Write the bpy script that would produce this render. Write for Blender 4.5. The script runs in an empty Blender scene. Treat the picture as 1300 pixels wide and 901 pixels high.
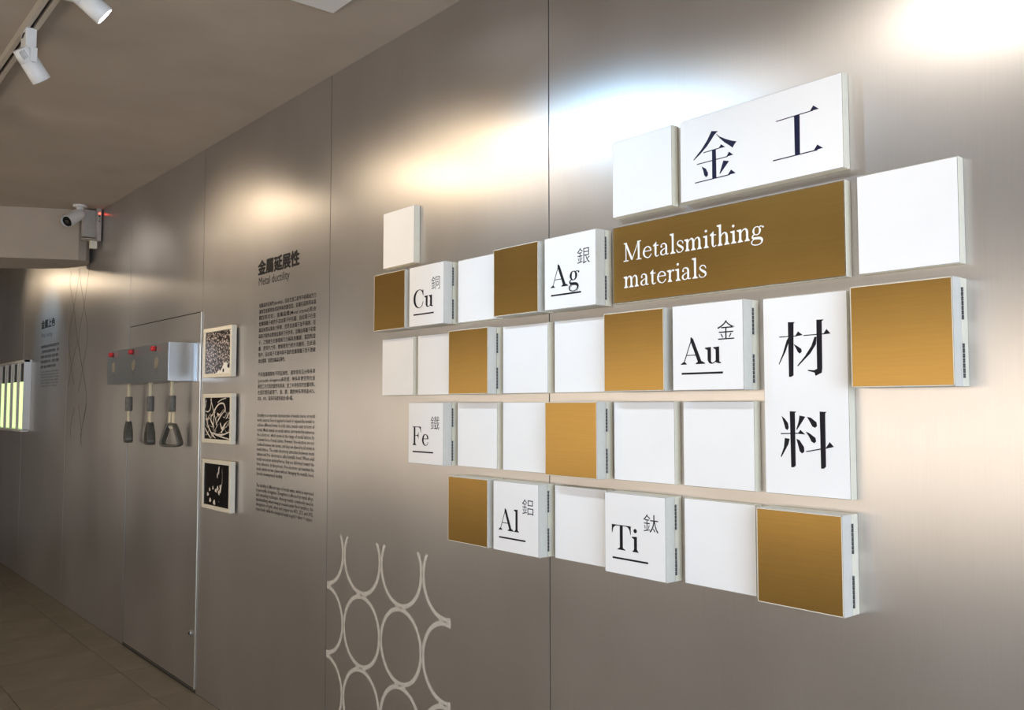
import bpy, bmesh, math, random
from mathutils import Vector, Matrix

SC = bpy.context.scene
COL = SC.collection
random.seed(7)
R = math.radians

# ------------------------------------------------------------------ camera
cam_data = bpy.data.cameras.new('camera')
cam = bpy.data.objects.new('camera', cam_data)
COL.objects.link(cam)
cam_data.sensor_width = 36.0
cam_data.lens = 36.0 * 1130.79 / 1300.0
cam_data.clip_start = 0.02
cam_data.clip_end = 60
cam.location = (3.01676, -1.88083, 1.59162)
cam.rotation_euler = (R(90 + 3.2452), R(0.015), R(50.1178))
SC.camera = cam

# ------------------------------------------------------------------ world, exposure
world = bpy.data.worlds.new('world')
SC.world = world
world.use_nodes = True
world.node_tree.nodes['Background'].inputs[0].default_value = (0.9, 0.85, 0.8, 1)
world.node_tree.nodes['Background'].inputs[1].default_value = 0.02
SC.view_settings.view_transform = 'Standard'
SC.view_settings.look = 'None'
SC.view_settings.gamma = 1
SC.view_settings.use_curve_mapping = False
SC.view_settings.exposure = 0.0
try:
    SC.cycles.use_denoising = True
    SC.cycles.max_bounces = 8
    SC.cycles.sample_clamp_indirect = 6
    SC.cycles.caustics_reflective = True
except Exception:
    pass

WARM = (1.0, 0.80, 0.56)
SOFT = (1.0, 0.93, 0.84)
COOL = (0.38, 0.69, 1.0)
CEIL = 3.06
TRACK_Y = -1.155

def lamp_light(name, loc, aim, power, col, size=55, blend=0.35, rad=0.03):
    d = bpy.data.lights.new(name, 'SPOT')
    d.energy = power
    d.color = col
    d.spot_size = R(size)
    d.spot_blend = blend
    d.shadow_soft_size = rad
    o = bpy.data.objects.new(name, d)
    COL.objects.link(o)
    o.location = loc
    v = Vector(aim) - Vector(loc)
    o.rotation_euler = v.to_track_quat('-Z', 'Y').to_euler()
    return o

# rectangular area light
def area(name, loc, sx, sy, power, col, rot=(0, 0, 0)):
    d = bpy.data.lights.new(name, 'AREA')
    d.shape = 'RECTANGLE'
    d.size = sx
    d.size_y = sy
    d.energy = power
    d.color = col
    o = bpy.data.objects.new(name, d)
    COL.objects.link(o)
    o.location = loc
    o.rotation_euler = rot
    return o

# area light added for daylight inferred behind the photographer from the bright box sides
area('inferred_daylight', (5.12, -2.3, 1.5), 2.2, 2.6, 130, (0.70, 0.83, 1.0), (0, R(90), 0))

# ------------------------------------------------------------------ materials
def new_mat(name):
    m = bpy.data.materials.new(name)
    m.use_nodes = True
    nt = m.node_tree
    b = nt.nodes['Principled BSDF']
    return m, nt, b

def node(nt, typ, **kw):
    n = nt.nodes.new(typ)
    for k, v in kw.items():
        setattr(n, k, v)
    return n

def noise(nt, scale, detail=4, vec=(1, 1, 1), rough=0.5):
    tc = node(nt, 'ShaderNodeTexCoord')
    mp = node(nt, 'ShaderNodeMapping')
    mp.inputs['Scale'].default_value = vec
    nt.links.new(tc.outputs['Object'], mp.inputs['Vector'])
    n = node(nt, 'ShaderNodeTexNoise')
    n.inputs['Scale'].default_value = scale
    n.inputs['Detail'].default_value = detail
    n.inputs['Roughness'].default_value = rough
    nt.links.new(mp.outputs['Vector'], n.inputs['Vector'])
    return n

def ramp(nt, src, a, b, p0=0.3, p1=0.7):
    r = node(nt, 'ShaderNodeValToRGB')
    r.color_ramp.elements[0].position = p0
    r.color_ramp.elements[1].position = p1
    r.color_ramp.elements[0].color = (*a, 1)
    r.color_ramp.elements[1].color = (*b, 1)
    nt.links.new(src, r.inputs['Fac'])
    return r

def bump(nt, bsdf, src, strength, dist=0.002):
    bp = node(nt, 'ShaderNodeBump')
    bp.inputs['Strength'].default_value = strength
    bp.inputs['Distance'].default_value = dist
    nt.links.new(src, bp.inputs['Height'])
    nt.links.new(bp.outputs['Normal'], bsdf.inputs['Normal'])

def simple(name, col, rough=0.5, metal=0.0, var=0.06, scale=30, bmp=0.05, vec=(1, 1, 1)):
    m, nt, b = new_mat(name)
    n = noise(nt, scale, 4, vec)
    lo = tuple(max(0, c * (1 - var)) for c in col)
    hi = tuple(min(1, c * (1 + var)) for c in col)
    r = ramp(nt, n.outputs['Fac'], lo, hi)
    nt.links.new(r.outputs['Color'], b.inputs['Base Color'])
    b.inputs['Roughness'].default_value = rough
    b.inputs['Metallic'].default_value = metal
    if bmp:
        bump(nt, b, n.outputs['Fac'], bmp)
    return m

def brushed(name, col, rough, metal, aniso, tangent=(0, 0, 1), brush_vec=(1, 1, 0.012), brush_scale=420, blotch=0.025, bstr=0.05):
    m, nt, b = new_mat(name)
    n = noise(nt, brush_scale, 3, brush_vec)
    big = noise(nt, 1.6, 5, (1, 1, 0.7))
    lo = tuple(c * (1 - blotch) for c in col)
    hi = tuple(min(1, c * (1 + blotch)) for c in col)
    r1 = ramp(nt, n.outputs['Fac'], lo, hi, 0.25, 0.75)
    r2 = ramp(nt, big.outputs['Fac'], (0.9, 0.89, 0.88), (1, 1, 1), 0.35, 0.65)
    mx = node(nt, 'ShaderNodeMixRGB', blend_type='MULTIPLY')
    mx.inputs['Fac'].default_value = 1.0
    nt.links.new(r1.outputs['Color'], mx.inputs['Color1'])
    nt.links.new(r2.outputs['Color'], mx.inputs['Color2'])
    nt.links.new(mx.outputs['Color'], b.inputs['Base Color'])
    mr = node(nt, 'ShaderNodeMapRange')
    mr.inputs['To Min'].default_value = rough * 0.88
    mr.inputs['To Max'].default_value = rough * 1.12
    nt.links.new(big.outputs['Fac'], mr.inputs['Value'])
    nt.links.new(mr.outputs['Result'], b.inputs['Roughness'])
    b.inputs['Metallic'].default_value = metal
    b.inputs['Anisotropic'].default_value = aniso
    cx = node(nt, 'ShaderNodeCombineXYZ')
    for i in range(3):
        cx.inputs[i].default_value = tangent[i]
    nt.links.new(cx.outputs[0], b.inputs['Tangent'])
    # long soft waviness of the thin sheets plus the brushing
    wav = noise(nt, 2.2, 2, (1, 1, 0.8))
    add = node(nt, 'ShaderNodeMath', operation='MULTIPLY_ADD')
    nt.links.new(wav.outputs['Fac'], add.inputs[0])
    add.inputs[1].default_value = 6.0
    nt.links.new(n.outputs['Fac'], add.inputs[2])
    bump(nt, b, add.outputs[0], bstr, 0.002)
    return m

def glow(name, col, strength):
    m, nt, b = new_mat(name)
    b.inputs['Base Color'].default_value = (*col, 1)
    b.inputs['Emission Color'].default_value = (*col, 1)
    b.inputs['Emission Strength'].default_value = strength
    return m

M = {}
def matte(*names):
    for k in names:
        M[k].node_tree.nodes['Principled BSDF'].inputs['Specular IOR Level'].default_value = 0.12
M['steel'] = brushed('brushed_steel', (0.60, 0.575, 0.56), 0.35, 0.92, 0.66, tangent=(1, 0, 0))
M['steel_dark'] = simple('dark_backing_metal', (0.05, 0.045, 0.04), 0.7)  # dark backing slab that shows in the joints between sheets
M['oval'] = simple('tan_badge', (0.30, 0.26, 0.20), 0.5)
M['plate'] = brushed('plate_steel', (0.56, 0.60, 0.645), 0.33, 0.85, 0.3)
M['gold'] = brushed('brushed_gold', (0.41, 0.25, 0.07), 0.34, 0.92, 0.6, tangent=(1, 0, 0), brush_vec=(0.02, 1, 1), brush_scale=300, blotch=0.06, bstr=0.03)
M['white'] = simple('white_laminate', (0.85, 0.855, 0.875), 0.38, 0, 0.012, 8, 0.0)
M['edge'] = simple('cream_painted_edge', (0.76, 0.72, 0.60), 0.5, 0, 0.03, 40, 0.02)
M['edge_grey'] = simple('grey_painted_edge', (0.64, 0.625, 0.58), 0.5, 0, 0.03, 40, 0.02)
M['seam'] = simple('worn_edge_line', (0.16, 0.14, 0.12), 0.7, 0, 0.4, 90, 0.0)
M['hinge'] = simple('dark_hinge_metal', (0.10, 0.095, 0.09), 0.4, 0.8, 0.2, 200, 0.0)
M['ink'] = simple('black_ink', (0.012, 0.011, 0.016), 0.45, 0, 0.1, 30, 0.0)
M['ink_wall'] = simple('black_vinyl', (0.02, 0.019, 0.02), 0.5, 0, 0.1, 30, 0.0)
M['ink_grey'] = simple('grey_vinyl', (0.09, 0.085, 0.085), 0.5, 0, 0.1, 30, 0.0)
M['ink_navy'] = simple('navy_ink', (0.012, 0.013, 0.045), 0.45, 0, 0.1, 30, 0.0)
M['ink_white'] = simple('white_vinyl_lettering', (0.86, 0.88, 0.88), 0.45, 0, 0.02, 30, 0.0)
M['decal'] = simple('pale_frosted_vinyl', (0.52, 0.49, 0.45), 0.55, 0.0, 0.05, 40, 0.0)
M['wire_line'] = simple('etched_line', (0.12, 0.10, 0.09), 0.5, 0.3, 0.1, 30, 0.0)
M['ceiling'] = simple('ceiling_paint', (0.43, 0.365, 0.305), 0.85, 0, 0.06, 3, 0.05)
M['beam'] = M['ceiling']
M['room'] = simple('room_wall_paint', (0.24, 0.215, 0.195), 0.8, 0, 0.05, 3, 0.03)
M['grout'] = simple('dark_grout', (0.05, 0.043, 0.036), 0.9)
M['whiteplastic'] = simple('white_lamp_metal', (0.74, 0.73, 0.72), 0.38, 0, 0.02, 20, 0.0)
M['rail'] = simple('track_rail_paint', (0.50, 0.44, 0.37), 0.5, 0, 0.03, 20, 0.0)
M['rail_dark'] = simple('track_slot', (0.06, 0.05, 0.045), 0.6, 0.2)
M['black'] = simple('black_plastic', (0.02, 0.02, 0.02), 0.35)
M['red'] = simple('red_button_plastic', (0.60, 0.02, 0.03), 0.3)
M['plastic_grey'] = simple('grey_housing_plastic', (0.40, 0.37, 0.34), 0.5)
M['glass_dark'] = simple('dark_lens_glass', (0.012, 0.012, 0.012), 0.08)
M['rope'] = simple('cotton_rope', (0.66, 0.58, 0.42), 0.85, 0, 0.12, 200, 0.2)
M['grip'] = simple('grey_rubber_sleeve', (0.13, 0.125, 0.115), 0.55, 0, 0.25, 60, 0.1)
M['handle'] = simple('dark_rubber_handle', (0.085, 0.082, 0.07), 0.38, 0.1, 0.25, 50, 0.1)
M['frame'] = simple('ivory_picture_frame', (0.72, 0.68, 0.58), 0.45, 0, 0.03, 30, 0.03)
M['frame_side'] = simple('white_picture_frame_side', (0.80, 0.79, 0.76), 0.45, 0, 0.02, 30, 0.0)
M['print_black'] = simple('black_print', (0.010, 0.009, 0.009), 0.3, 0, 0.2, 20, 0.0)
M['print_white'] = simple('pale_print', (0.75, 0.69, 0.62), 0.35, 0, 0.25, 120, 0.0)
M['trim'] = brushed('door_edge_trim', (0.80, 0.77, 0.70), 0.3, 0.8, 0.2)
M['lamp_glow'] = glow('lit_lamp_lens', (1.0, 0.90, 0.72), 30)
M['liquid'] = glow('lit_green_column', (0.70, 0.98, 0.42), 1.15)
M['led_red'] = glow('red_led', (1.0, 0.06, 0.03), 9)
M['added_pane'] = glow('added_glow_pane', (0.75, 0.87, 1.0), 2.0)  # glow of the pane in the added window
M['showcase_glow'] = glow('backlit_showcase_panel', (1.0, 0.88, 0.73), 3.0)

matte('ink', 'ink_wall', 'ink_navy', 'print_black')
# bead / granule photograph: flat print
def granule_print():
    m, nt, b = new_mat('granule_photo_print')
    tc = node(nt, 'ShaderNodeTexCoord')
    v = node(nt, 'ShaderNodeTexVoronoi')
    v.inputs['Scale'].default_value = 80
    nt.links.new(tc.outputs['Object'], v.inputs['Vector'])
    r = ramp(nt, v.outputs['Distance'], (0.90, 0.80, 0.74), (0.02, 0.012, 0.012), 0.12, 0.50)
    nt.links.new(r.outputs['Color'], b.inputs['Base Color'])
    b.inputs['Roughness'].default_value = 0.35
    return m
M['granules'] = granule_print()

# floor stone
def stone():
    m, nt, b = new_mat('brown_stone_floor')
    n = noise(nt, 2.5, 8, (1, 1, 1), 0.6)
    r = ramp(nt, n.outputs['Fac'], (0.17, 0.14, 0.10), (0.26, 0.215, 0.155), 0.3, 0.7)
    nt.links.new(r.outputs['Color'], b.inputs['Base Color'])
    b.inputs['Roughness'].default_value = 0.5
    n2 = noise(nt, 18, 5)
    bump(nt, b, n2.outputs['Fac'], 0.15, 0.002)
    return m
M['stone'] = stone()

# ------------------------------------------------------------------ mesh helpers
class MB:
    def __init__(self):
        self.bm = bmesh.new()
        self.mats = []

    def mi(self, m):
        if m not in self.mats:
            self.mats.append(m)
        return self.mats.index(m)

    def faces(self, verts, faces, m, smooth=False):
        vs = [self.bm.verts.new(v) for v in verts]
        k = self.mi(m)
        for f in faces:
            try:
                fc = self.bm.faces.new([vs[i] for i in f])
                fc.material_index = k
                fc.smooth = smooth
            except ValueError:
                pass
        return vs

    def box(self, x0, x1, y0, y1, z0, z1, m, bev=0.0):
        x0, x1 = min(x0, x1), max(x0, x1)
        y0, y1 = min(y0, y1), max(y0, y1)
        z0, z1 = min(z0, z1), max(z0, z1)
        v = [(x0, y0, z0), (x1, y0, z0), (x1, y1, z0), (x0, y1, z0), (x0, y0, z1), (x1, y0, z1), (x1, y1, z1), (x0, y1, z1)]
        f = [(0, 3, 2, 1), (4, 5, 6, 7), (0, 1, 5, 4), (1, 2, 6, 5), (2, 3, 7, 6), (3, 0, 4, 7)]
        vs = self.faces(v, f, m)
        if bev:
            es = list({e for vv in vs for e in vv.link_edges})
            bmesh.ops.bevel(self.bm, geom=es, offset=bev, segments=2, affect='EDGES', profile=0.5)

    def prism(self, pts, axis, a, b, m, smooth=False):
        """pts: 2-d outline; axis 'x','y','z' extruded from a to b"""
        def p3(p, t):
            if axis == 'x': return (t, p[0], p[1])
            if axis == 'y': return (p[0], t, p[1])
            return (p[0], p[1], t)
        n = len(pts)
        v = [p3(p, a) for p in pts] + [p3(p, b) for p in pts]
        f = [tuple(range(n)), tuple(range(2 * n - 1, n - 1, -1))]
        f += [(i, i + n, (i + 1) % n + n, (i + 1) % n) for i in range(n)]
        self.faces(v, f, m, smooth)

    def tube(self, path, rad, m, seg=10, caps=True, smooth=True, flat=None):
        """round tube along a path; rad may be a list; flat=(ratio) squashes"""
        n = len(path)
        P = [Vector(p) for p in path]
        rs = rad if isinstance(rad, (list, tuple)) else [rad] * n
        k = self.mi(m)
        prev = None
        rings = []
        t0 = (P[1] - P[0]).normalized()
        up = Vector((0, 0, 1)) if abs(t0.z) < 0.9 else Vector((1, 0, 0))
        u = t0.cross(up).normalized()
        for i in range(n):
            t = (P[min(i + 1, n - 1)] - P[max(i - 1, 0)]).normalized()
            u = (u - t * u.dot(t)).normalized()
            w = t.cross(u)
            rings.append([self.bm.verts.new(P[i] + (u * math.cos(2 * math.pi * j / seg) + w * math.sin(2 * math.pi * j / seg)) * rs[i]) for j in range(seg)])
        for i in range(n - 1):
            for j in range(seg):
                fc = self.bm.faces.new([rings[i][j], rings[i][(j + 1) % seg], rings[i + 1][(j + 1) % seg], rings[i + 1][j]])
                fc.material_index = k
                fc.smooth = smooth
        if caps:
            for r_, rev in ((rings[0], True), (rings[-1], False)):
                fc = self.bm.faces.new(list(reversed(r_)) if rev else r_)
                fc.material_index = k

    def lathe(self, c, d, prof, m, seg=32):
        d = Vector(d).normalized()
        u = d.cross(Vector((1, 0, 0)) if abs(d.x) < .9 else Vector((0, 1, 0))).normalized()
        w = d.cross(u)
        k = self.mi(m)
        rings = [[self.bm.verts.new(Vector(c) + d * a + (u * math.cos(2 * math.pi * j / seg) + w * math.sin(2 * math.pi * j / seg)) * r) for j in range(seg)] for a, r in prof]
        for i in range(len(rings) - 1):
            for j in range(seg):
                fc = self.bm.faces.new([rings[i][j], rings[i][(j + 1) % seg], rings[i + 1][(j + 1) % seg], rings[i + 1][j]])
                fc.material_index = k
                fc.smooth = abs(prof[i][1] - prof[i + 1][1]) < .002

    def build(self, name, parent=None):
        bmesh.ops.recalc_face_normals(self.bm, faces=self.bm.faces[:])
        me = bpy.data.meshes.new(name)
        self.bm.to_mesh(me)
        self.bm.free()
        for m in self.mats:
            me.materials.append(m)
        return link(name, me, parent)

def link(name, me, parent=None):
    o = bpy.data.objects.new(name, me)
    COL.objects.link(o)
    if parent is not None:
        o.parent = parent
    return o

def empty(name, loc, label, cat, group=None, rz=0):
    o = bpy.data.objects.new(name, None)
    COL.objects.link(o)
    o.location = loc
    o.rotation_euler = (0, 0, rz)
    o.empty_display_size = 0.05
    tag(o, label, cat, group)
    return o

def tag(o, label, cat, group=None):
    o['label'] = label
    o['category'] = cat
    if group:
        o['group'] = group
    return o

def struct(o):
    o['kind'] = 'structure'
    return o

def copy_tree(o, parent=None):
    c = o.copy()
    COL.objects.link(c)
    if parent is not None:
        c.parent = parent
    for ch in list(o.children):
        copy_tree(ch, c)
    return c

# flat print polygons: pts are (x,z) on a plane facing -Y at depth y
def print_polys(mb, polys, ox, oz, sx, sz, y, m, dy=0.00002):
    for i, p in enumerate(polys):
        yy = y - dy * i
        vs = [(ox + a * sx, yy, oz + b * sz) for a, b in p]
        area2 = sum(p[j][0] * p[(j + 1) % len(p)][1] - p[(j + 1) % len(p)][0] * p[j][1] for j in range(len(p)))
        idx = tuple(range(len(vs)))
        mb.faces(vs, [idx if area2 > 0 else idx[::-1]], m)

def catmull(P, n=5, closed=False):
    out = []
    L = len(P)
    rng = range(L if closed else L - 1)
    for i in rng:
        p0 = P[(i - 1) % L] if (closed or i > 0) else P[0]
        p1 = P[i]
        p2 = P[(i + 1) % L]
        p3 = P[(i + 2) % L] if (closed or i + 2 < L) else P[-1]
        for k in range(n):
            t = k / n
            out.append(tuple(0.5 * ((2 * b) + (-a + c) * t + (2 * a - 5 * b + 4 * c - d) * t * t + (-a + 3 * b - 3 * c + d) * t ** 3) for a, b, c, d in zip(p0, p1, p2, p3)))
    if not closed:
        out.append(tuple(P[-1]))
    return out

def strip(P, closed=False):
    """P: (x,y,w) -> list of quads"""
    L = len(P)
    l, r = [], []
    for i in range(L):
        a = P[(i - 1) % L] if (closed or i > 0) else P[i]
        b = P[(i + 1) % L] if (closed or i < L - 1) else P[i]
        dx, dy = b[0] - a[0], b[1] - a[1]
        d = math.hypot(dx, dy) or 1
        nx, ny = -dy / d, dx / d
        w = P[i][2] / 2
        l.append((P[i][0] + nx * w, P[i][1] + ny * w))
        r.append((P[i][0] - nx * w, P[i][1] - ny * w))
    q = []
    for i in range(L if closed else L - 1):
        j = (i + 1) % L
        q.append([l[i], r[i], r[j], l[j]])
    return q

# ---- high-contrast serif letters, drawn stroke by stroke (x-height .62, capital height 1)
def glyphs(T, t):
    G = {}
    def st(x, y0, y1, w=T): return [[(x - w / 2, y0), (x + w / 2, y0), (x + w / 2, y1), (x - w / 2, y1)]]
    def ser(x0, x1, y): return [[(x0, y), (x1, y), (x1, y + t), (x0, y + t)]]
    def foot(x, w=T, e=0.10):   # bracketed foot serif
        a, b = x - w / 2, x + w / 2
        return [[(a - e, 0), (b + e, 0), (b + e, t * .8), (b + .02, t + .04), (b, t + .09), (a, t + .09), (a - .02, t + .04), (a - e, t * .8)]]
    def flag(x, y, w=T, e=0.11):
        a, b = x - w / 2, x + w / 2
        return [[(a - e, y - t), (a, y - t - .06), (b, y - t), (b, y + .02), (a - e, y)]]
    def cv(P, n=5, closed=False): return strip(catmull(P, n, closed), closed)
    def disc(x, y, r, n=12): return [[(x + r * math.cos(2 * math.pi * i / n), y + r * math.sin(2 * math.pi * i / n)) for i in range(n)]]
    G['A'] = (1.10, strip([(.13, .02, t * 1.2), (.50, .98, t * 1.2)]) + strip([(.46, 1.03, .03), (.50, .93, T * .95), (.87, .02, T * 1.05)]) + ser(.24, .74, .33)
              + [[(.0, 0), (.27, 0), (.27, t * .7), (.18, t + .07), (.13, t + .07), (.0, t * .7)]] + [[(.66, 0), (1.08, 0), (1.08, t * .8), (.95, t + .07), (.78, t + .07), (.66, t * .8)]])
    G['C'] = (.92, cv([(.80, .68, .03), (.77, .83, .075), (.64, .955, .05), (.48, .985, t), (.28, .90, .10), (.145, .70, T), (.115, .5, T * 1.08), (.145, .30, T), (.28, .10, .10), (.48, .012, t), (.66, .06, t), (.77, .19, t), (.82, .33, .03)])
              + [[(.80, .66), (.83, .66), (.83, .98), (.80, .98), (.75, .86)]])
    G['F'] = (.84, st(.19, 0, 1) + foot(.19) + ser(.0, .74, 1 - t) + [[(.46, 1 - t), (.60, .955), (.70, .86), (.75, .68), (.78, .68), (.75, 1), (.46, 1)]]
              + ser(.2, .54, .505) + [[(.53, .70), (.56, .70), (.56, .35), (.53, .35), (.50, .46), (.42, .505), (.42, .54), (.50, .58)]])
    G['T'] = (1.04, st(.49, 0, 1, T * 1.05) + foot(.49, T, .13) + ser(.02, .96, 1 - t) + [[(.0, 1), (.0, .66), (.03, .66), (.07, .85), (.16, .94), (.28, 1 - t), (.28, 1)], [(.98, 1), (.98, .66), (.95, .66), (.91, .85), (.82, .94), (.70, 1 - t), (.70, 1)]])
    G['M'] = (1.16, st(.15, 0, 1, t * 1.3) + st(.95, 0, 1, T) + strip([(.13, .99, T), (.53, .06, T)]) + strip([(.53, .04, t), (.93, .97, t)]) + ser(.0, .30, 0) + ser(.80, 1.12, 0) + ser(.02, .22, 1 - t) + ser(.86, 1.10, 1 - t))
    G['e'] = (.64, ser(.12, .56, .345) + cv([(.53, .36, T * .8), (.50, .50, T * .65), (.34, .60, t), (.18, .52, T * .65), (.105, .31, T * .95), (.17, .11, T * .7), (.34, .012, t), (.48, .06, t), (.57, .19, t)]))
    G['g'] = (.66, cv([(.13, .42, T * .85), (.18, .56, T * .5), (.29, .605, t), (.40, .56, T * .5), (.45, .42, T * .85), (.40, .27, T * .5), (.29, .225, t), (.18, .27, T * .5)], 4, True)
              + cv([(.42, .55, t), (.48, .60, t), (.55, .59, .05)]) + disc(.60, .555, .045)
              + cv([(.19, .255, t), (.11, .20, .05), (.09, .13, .08), (.16, .07, .11), (.33, .055, .12), (.48, .03, .12), (.555, -.06, .10), (.52, -.18, .055), (.38, -.255, t), (.22, -.255, t), (.09, -.20, .05), (.06, -.11, .06), (.12, -.02, .045), (.20, .03, t)]))
    G['u'] = (.66, st(.16, .12, .60) + flag(.16, .60) + cv([(.16, .16, T), (.19, .06, T * .7), (.29, .012, t * 1.3), (.40, .06, t), (.49, .15, t)]) + st(.51, .03, .60) + flag(.51, .60, T, .10) + [[(.51, 0), (.66, 0.0), (.66, t), (.57, t + .03), (.51, .12)]])
    G['l'] = (.36, st(.18, 0, 1.02) + flag(.18, 1.02) + foot(.18, T, .09))
    G['i'] = (.34, st(.17, 0, .60) + flag(.17, .60) + foot(.17, T, .08) + disc(.16, .84, T * .58))
    def arch(a, b): return cv([(a, .42, t), (a + .08, .54, T * .4), (a + .19, .60, T * .6), (b - .04, .55, T * .9), (b, .42, T)])
    G['n'] = (.68, st(.16, 0, .60) + flag(.16, .60) + foot(.16, T, .07) + arch(.19, .51) + st(.51, 0, .43) + foot(.51, T, .07))
    G['m'] = (1.02, st(.16, 0, .60) + flag(.16, .60) + foot(.16, T, .07) + arch(.19, .50) + st(.50, 0, .43) + foot(.50, T, .07) + arch(.53, .84) + st(.84, 0, .43) + foot(.84, T, .07))
    G['h'] = (.68, st(.16, 0, 1.02) + flag(.16, 1.02) + foot(.16, T, .07) + arch(.19, .51) + st(.51, 0, .43) + foot(.51, T, .07))
    G['r'] = (.46, st(.16, 0, .60) + flag(.16, .60) + foot(.16, T, .07) + cv([(.17, .40, t), (.24, .53, T * .4), (.34, .60, T * .5)]) + disc(.37, .565, .05))
    G['t'] = (.40, st(.17, .14, .66) + [[(.17 - T / 2, .60), (.17 + T / 2, .60), (.17 + T / 2, .78), (.14, .70), (.04, .62), (.04, .60)]] + ser(.03, .36, .60 - t) + cv([(.17, .16, T), (.19, .05, T * .7), (.27, .012, t), (.37, .07, t)]))
    G['a'] = (.60, disc(.12, .46, .05) + cv([(.09, .48, t), (.14, .57, t), (.25, .605, t * 1.2), (.36, .56, T * .7), (.405, .44, T * .95), (.405, .12, T * .95), (.44, .03, T * .5), (.55, .05, t)])
              + cv([(.40, .36, t), (.24, .31, T * .4), (.11, .20, T * .8), (.12, .08, T * .8), (.22, .015, T * .4), (.32, .04, t), (.40, .12, t)]))
    G['s'] = (.48, cv([(.40, .44, t), (.36, .55, .05), (.23, .605, t), (.11, .54, T * .5), (.11, .43, T * .7), (.23, .33, T), (.37, .23, T), (.40, .12, T * .6), (.30, .02, T * .3), (.20, .012, t), (.10, .05, .05), (.055, .18, t)]))
    return G

def set_word(mb, word, G, ox, oz, size, y, m, x_end=None, k=None):
    total = sum(G[c][0] for c in word)
    if k is None:
        k = 1.0 if x_end is None else (x_end - ox) / (total * size)
    x = ox
    for c in word:
        adv, polys = G[c]
        print_polys(mb, polys, x, oz, size * k, size, y, m)
        x += adv * size * k
    return x

# ---- text set in the built-in sans/CJK face, flattened to mesh
def text_mesh(body, res=2, off=0.0):
    cu = bpy.data.curves.new('text', 'FONT')
    cu.body = body
    cu.resolution_u = res
    cu.offset = off
    o = bpy.data.objects.new('text', cu)
    COL.objects.link(o)
    bpy.context.view_layer.update()
    dg = bpy.context.evaluated_depsgraph_get()
    me = bpy.data.meshes.new_from_object(o.evaluated_get(dg))
    vs = [tuple(v.co) for v in me.vertices]
    fs = [tuple(p.vertices) for p in me.polygons]
    bpy.data.objects.remove(o)
    bpy.data.curves.remove(cu)
    bpy.data.meshes.remove(me)
    return vs, fs

def put_text(mb, body, x0, z, y, m, x1=None, size=None, height=None, off=0.0, res=2, centre=False):
    """lower-left at (x0,z); fitted to width x0..x1 when given; height = size of the em"""
    vs, fs = text_mesh(body, res, off)
    if not vs:
        return
    mnx = min(v[0] for v in vs); mxx = max(v[0] for v in vs)
    sz = size
    sx = sz if x1 is None else (x1 - x0) / (mxx - mnx)
    if height:      # ink box fitted exactly
        mny = min(v[1] for v in vs); mxy = max(v[1] for v in vs)
        sz = height / (mxy - mny)
        z0 = z - mny * sz
    else:
        z0 = z
    mb.faces([(x0 + (v[0] - mnx) * sx, y, z0 + v[1] * sz) for v in vs], fs, m)

# ------------------------------------------------------------------ setting
XL, XR, YB = -9.2, 5.2, -4.6          # room extents
SEAMS = [XL, -8.1, -6.56, -4.93, -3.30, -1.972, -0.484, 0.949, 2.41, 3.87, XR]

mb = MB()
mb.box(XL - .1, XR + .1, 0.004, 0.14, 0, CEIL, M['steel_dark'])
wall = struct(mb.build('wall_right'))

def sheet(x0, x1, z0, z1):
    g = 0.0022
    mb = MB()
    mb.box(x0 + g, x1 - g, 0.0, 0.0035, z0, z1, M['steel'])
    return mb.build('metal_sheet', wall)

for a, b in zip(SEAMS[:-1], SEAMS[1:]):
    if abs(a + 3.30) < .01:
        sheet(a, b, 2.128, CEIL)
    else:
        sheet(a, b, 0.0, CEIL)

# door cut into the wall sheets
mb = MB()
mb.box(-3.284, -1.992, -0.001, 0.0035, 0.022, 2.121, M['steel'])
door = struct(mb.build('door_1'))
mb = MB(); mb.box(-1.989, -1.977, -0.006, 0.003, 0.02, 2.125, M['trim'], 0.0015)
mb.build('edge_trim', door)
mb = MB()
mb.tube([(-2.05, -0.001, .315), (-2.05, -0.012, .315)], 0.016, M['plate'], 16)
mb.tube([(-2.05, -0.010, .315), (-2.05, -0.016, .315)], 0.007, M['hinge'], 12)
mb.build('lock', door)

# other walls of the gallery
mb = MB(); mb.box(XL - .1, XR + .1, YB - .12, YB, 0, CEIL, M['room']); struct(mb.build('wall_left'))
mb = MB(); mb.box(XL - .1, XL, YB, 0.004, 0, CEIL, M['room']); struct(mb.build('wall_far'))
mb = MB(); mb.box(XR, XR + .1, YB, 0.004, 0, CEIL, M['room']); struct(mb.build('wall_near'))
mb = MB(); mb.box(XL - .1, XR + .1, YB - .12, 0.14, CEIL, CEIL + .1, M['ceiling']); ceil_o = struct(mb.build('ceiling'))

# unseen window with glowing pane, added around the daylight area light
mb = MB(); mb.box(XR - .012, XR - .001, -3.4, -1.2, .2, 2.8, M['added_pane']); win = struct(mb.build('added_window_1'))
for a_ in ((-3.46, -3.40, .14, 2.86), (-1.20, -1.14, .14, 2.86), (-3.40, -1.20, 2.80, 2.86), (-3.40, -1.20, .14, .20), (-2.32, -2.28, .20, 2.80)):
    mb = MB(); mb.box(XR - .05, XR - .001, a_[0], a_[1], a_[2], a_[3], M['hinge']); mb.build('added_window_frame', win)

# lowered beam across the ceiling with a rounded end at the wall
mb = MB()
pts = [(-4.38, 0.0), (-4.25, -.025), (-4.17, -.07), (-4.145, -.13), (-4.37, -0.60), (-4.75, -1.5), (-5.6, YB), (-6.3, YB), (-5.45, -1.5), (-4.97, -0.50), (-4.80, -0.25), (-4.66, -.11), (-4.50, -.035), (-4.35, 0.0)]
mb.prism(pts, 'z', 2.68, CEIL, M['beam'])
beam = struct(mb.build('ceiling_beam'))

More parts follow.
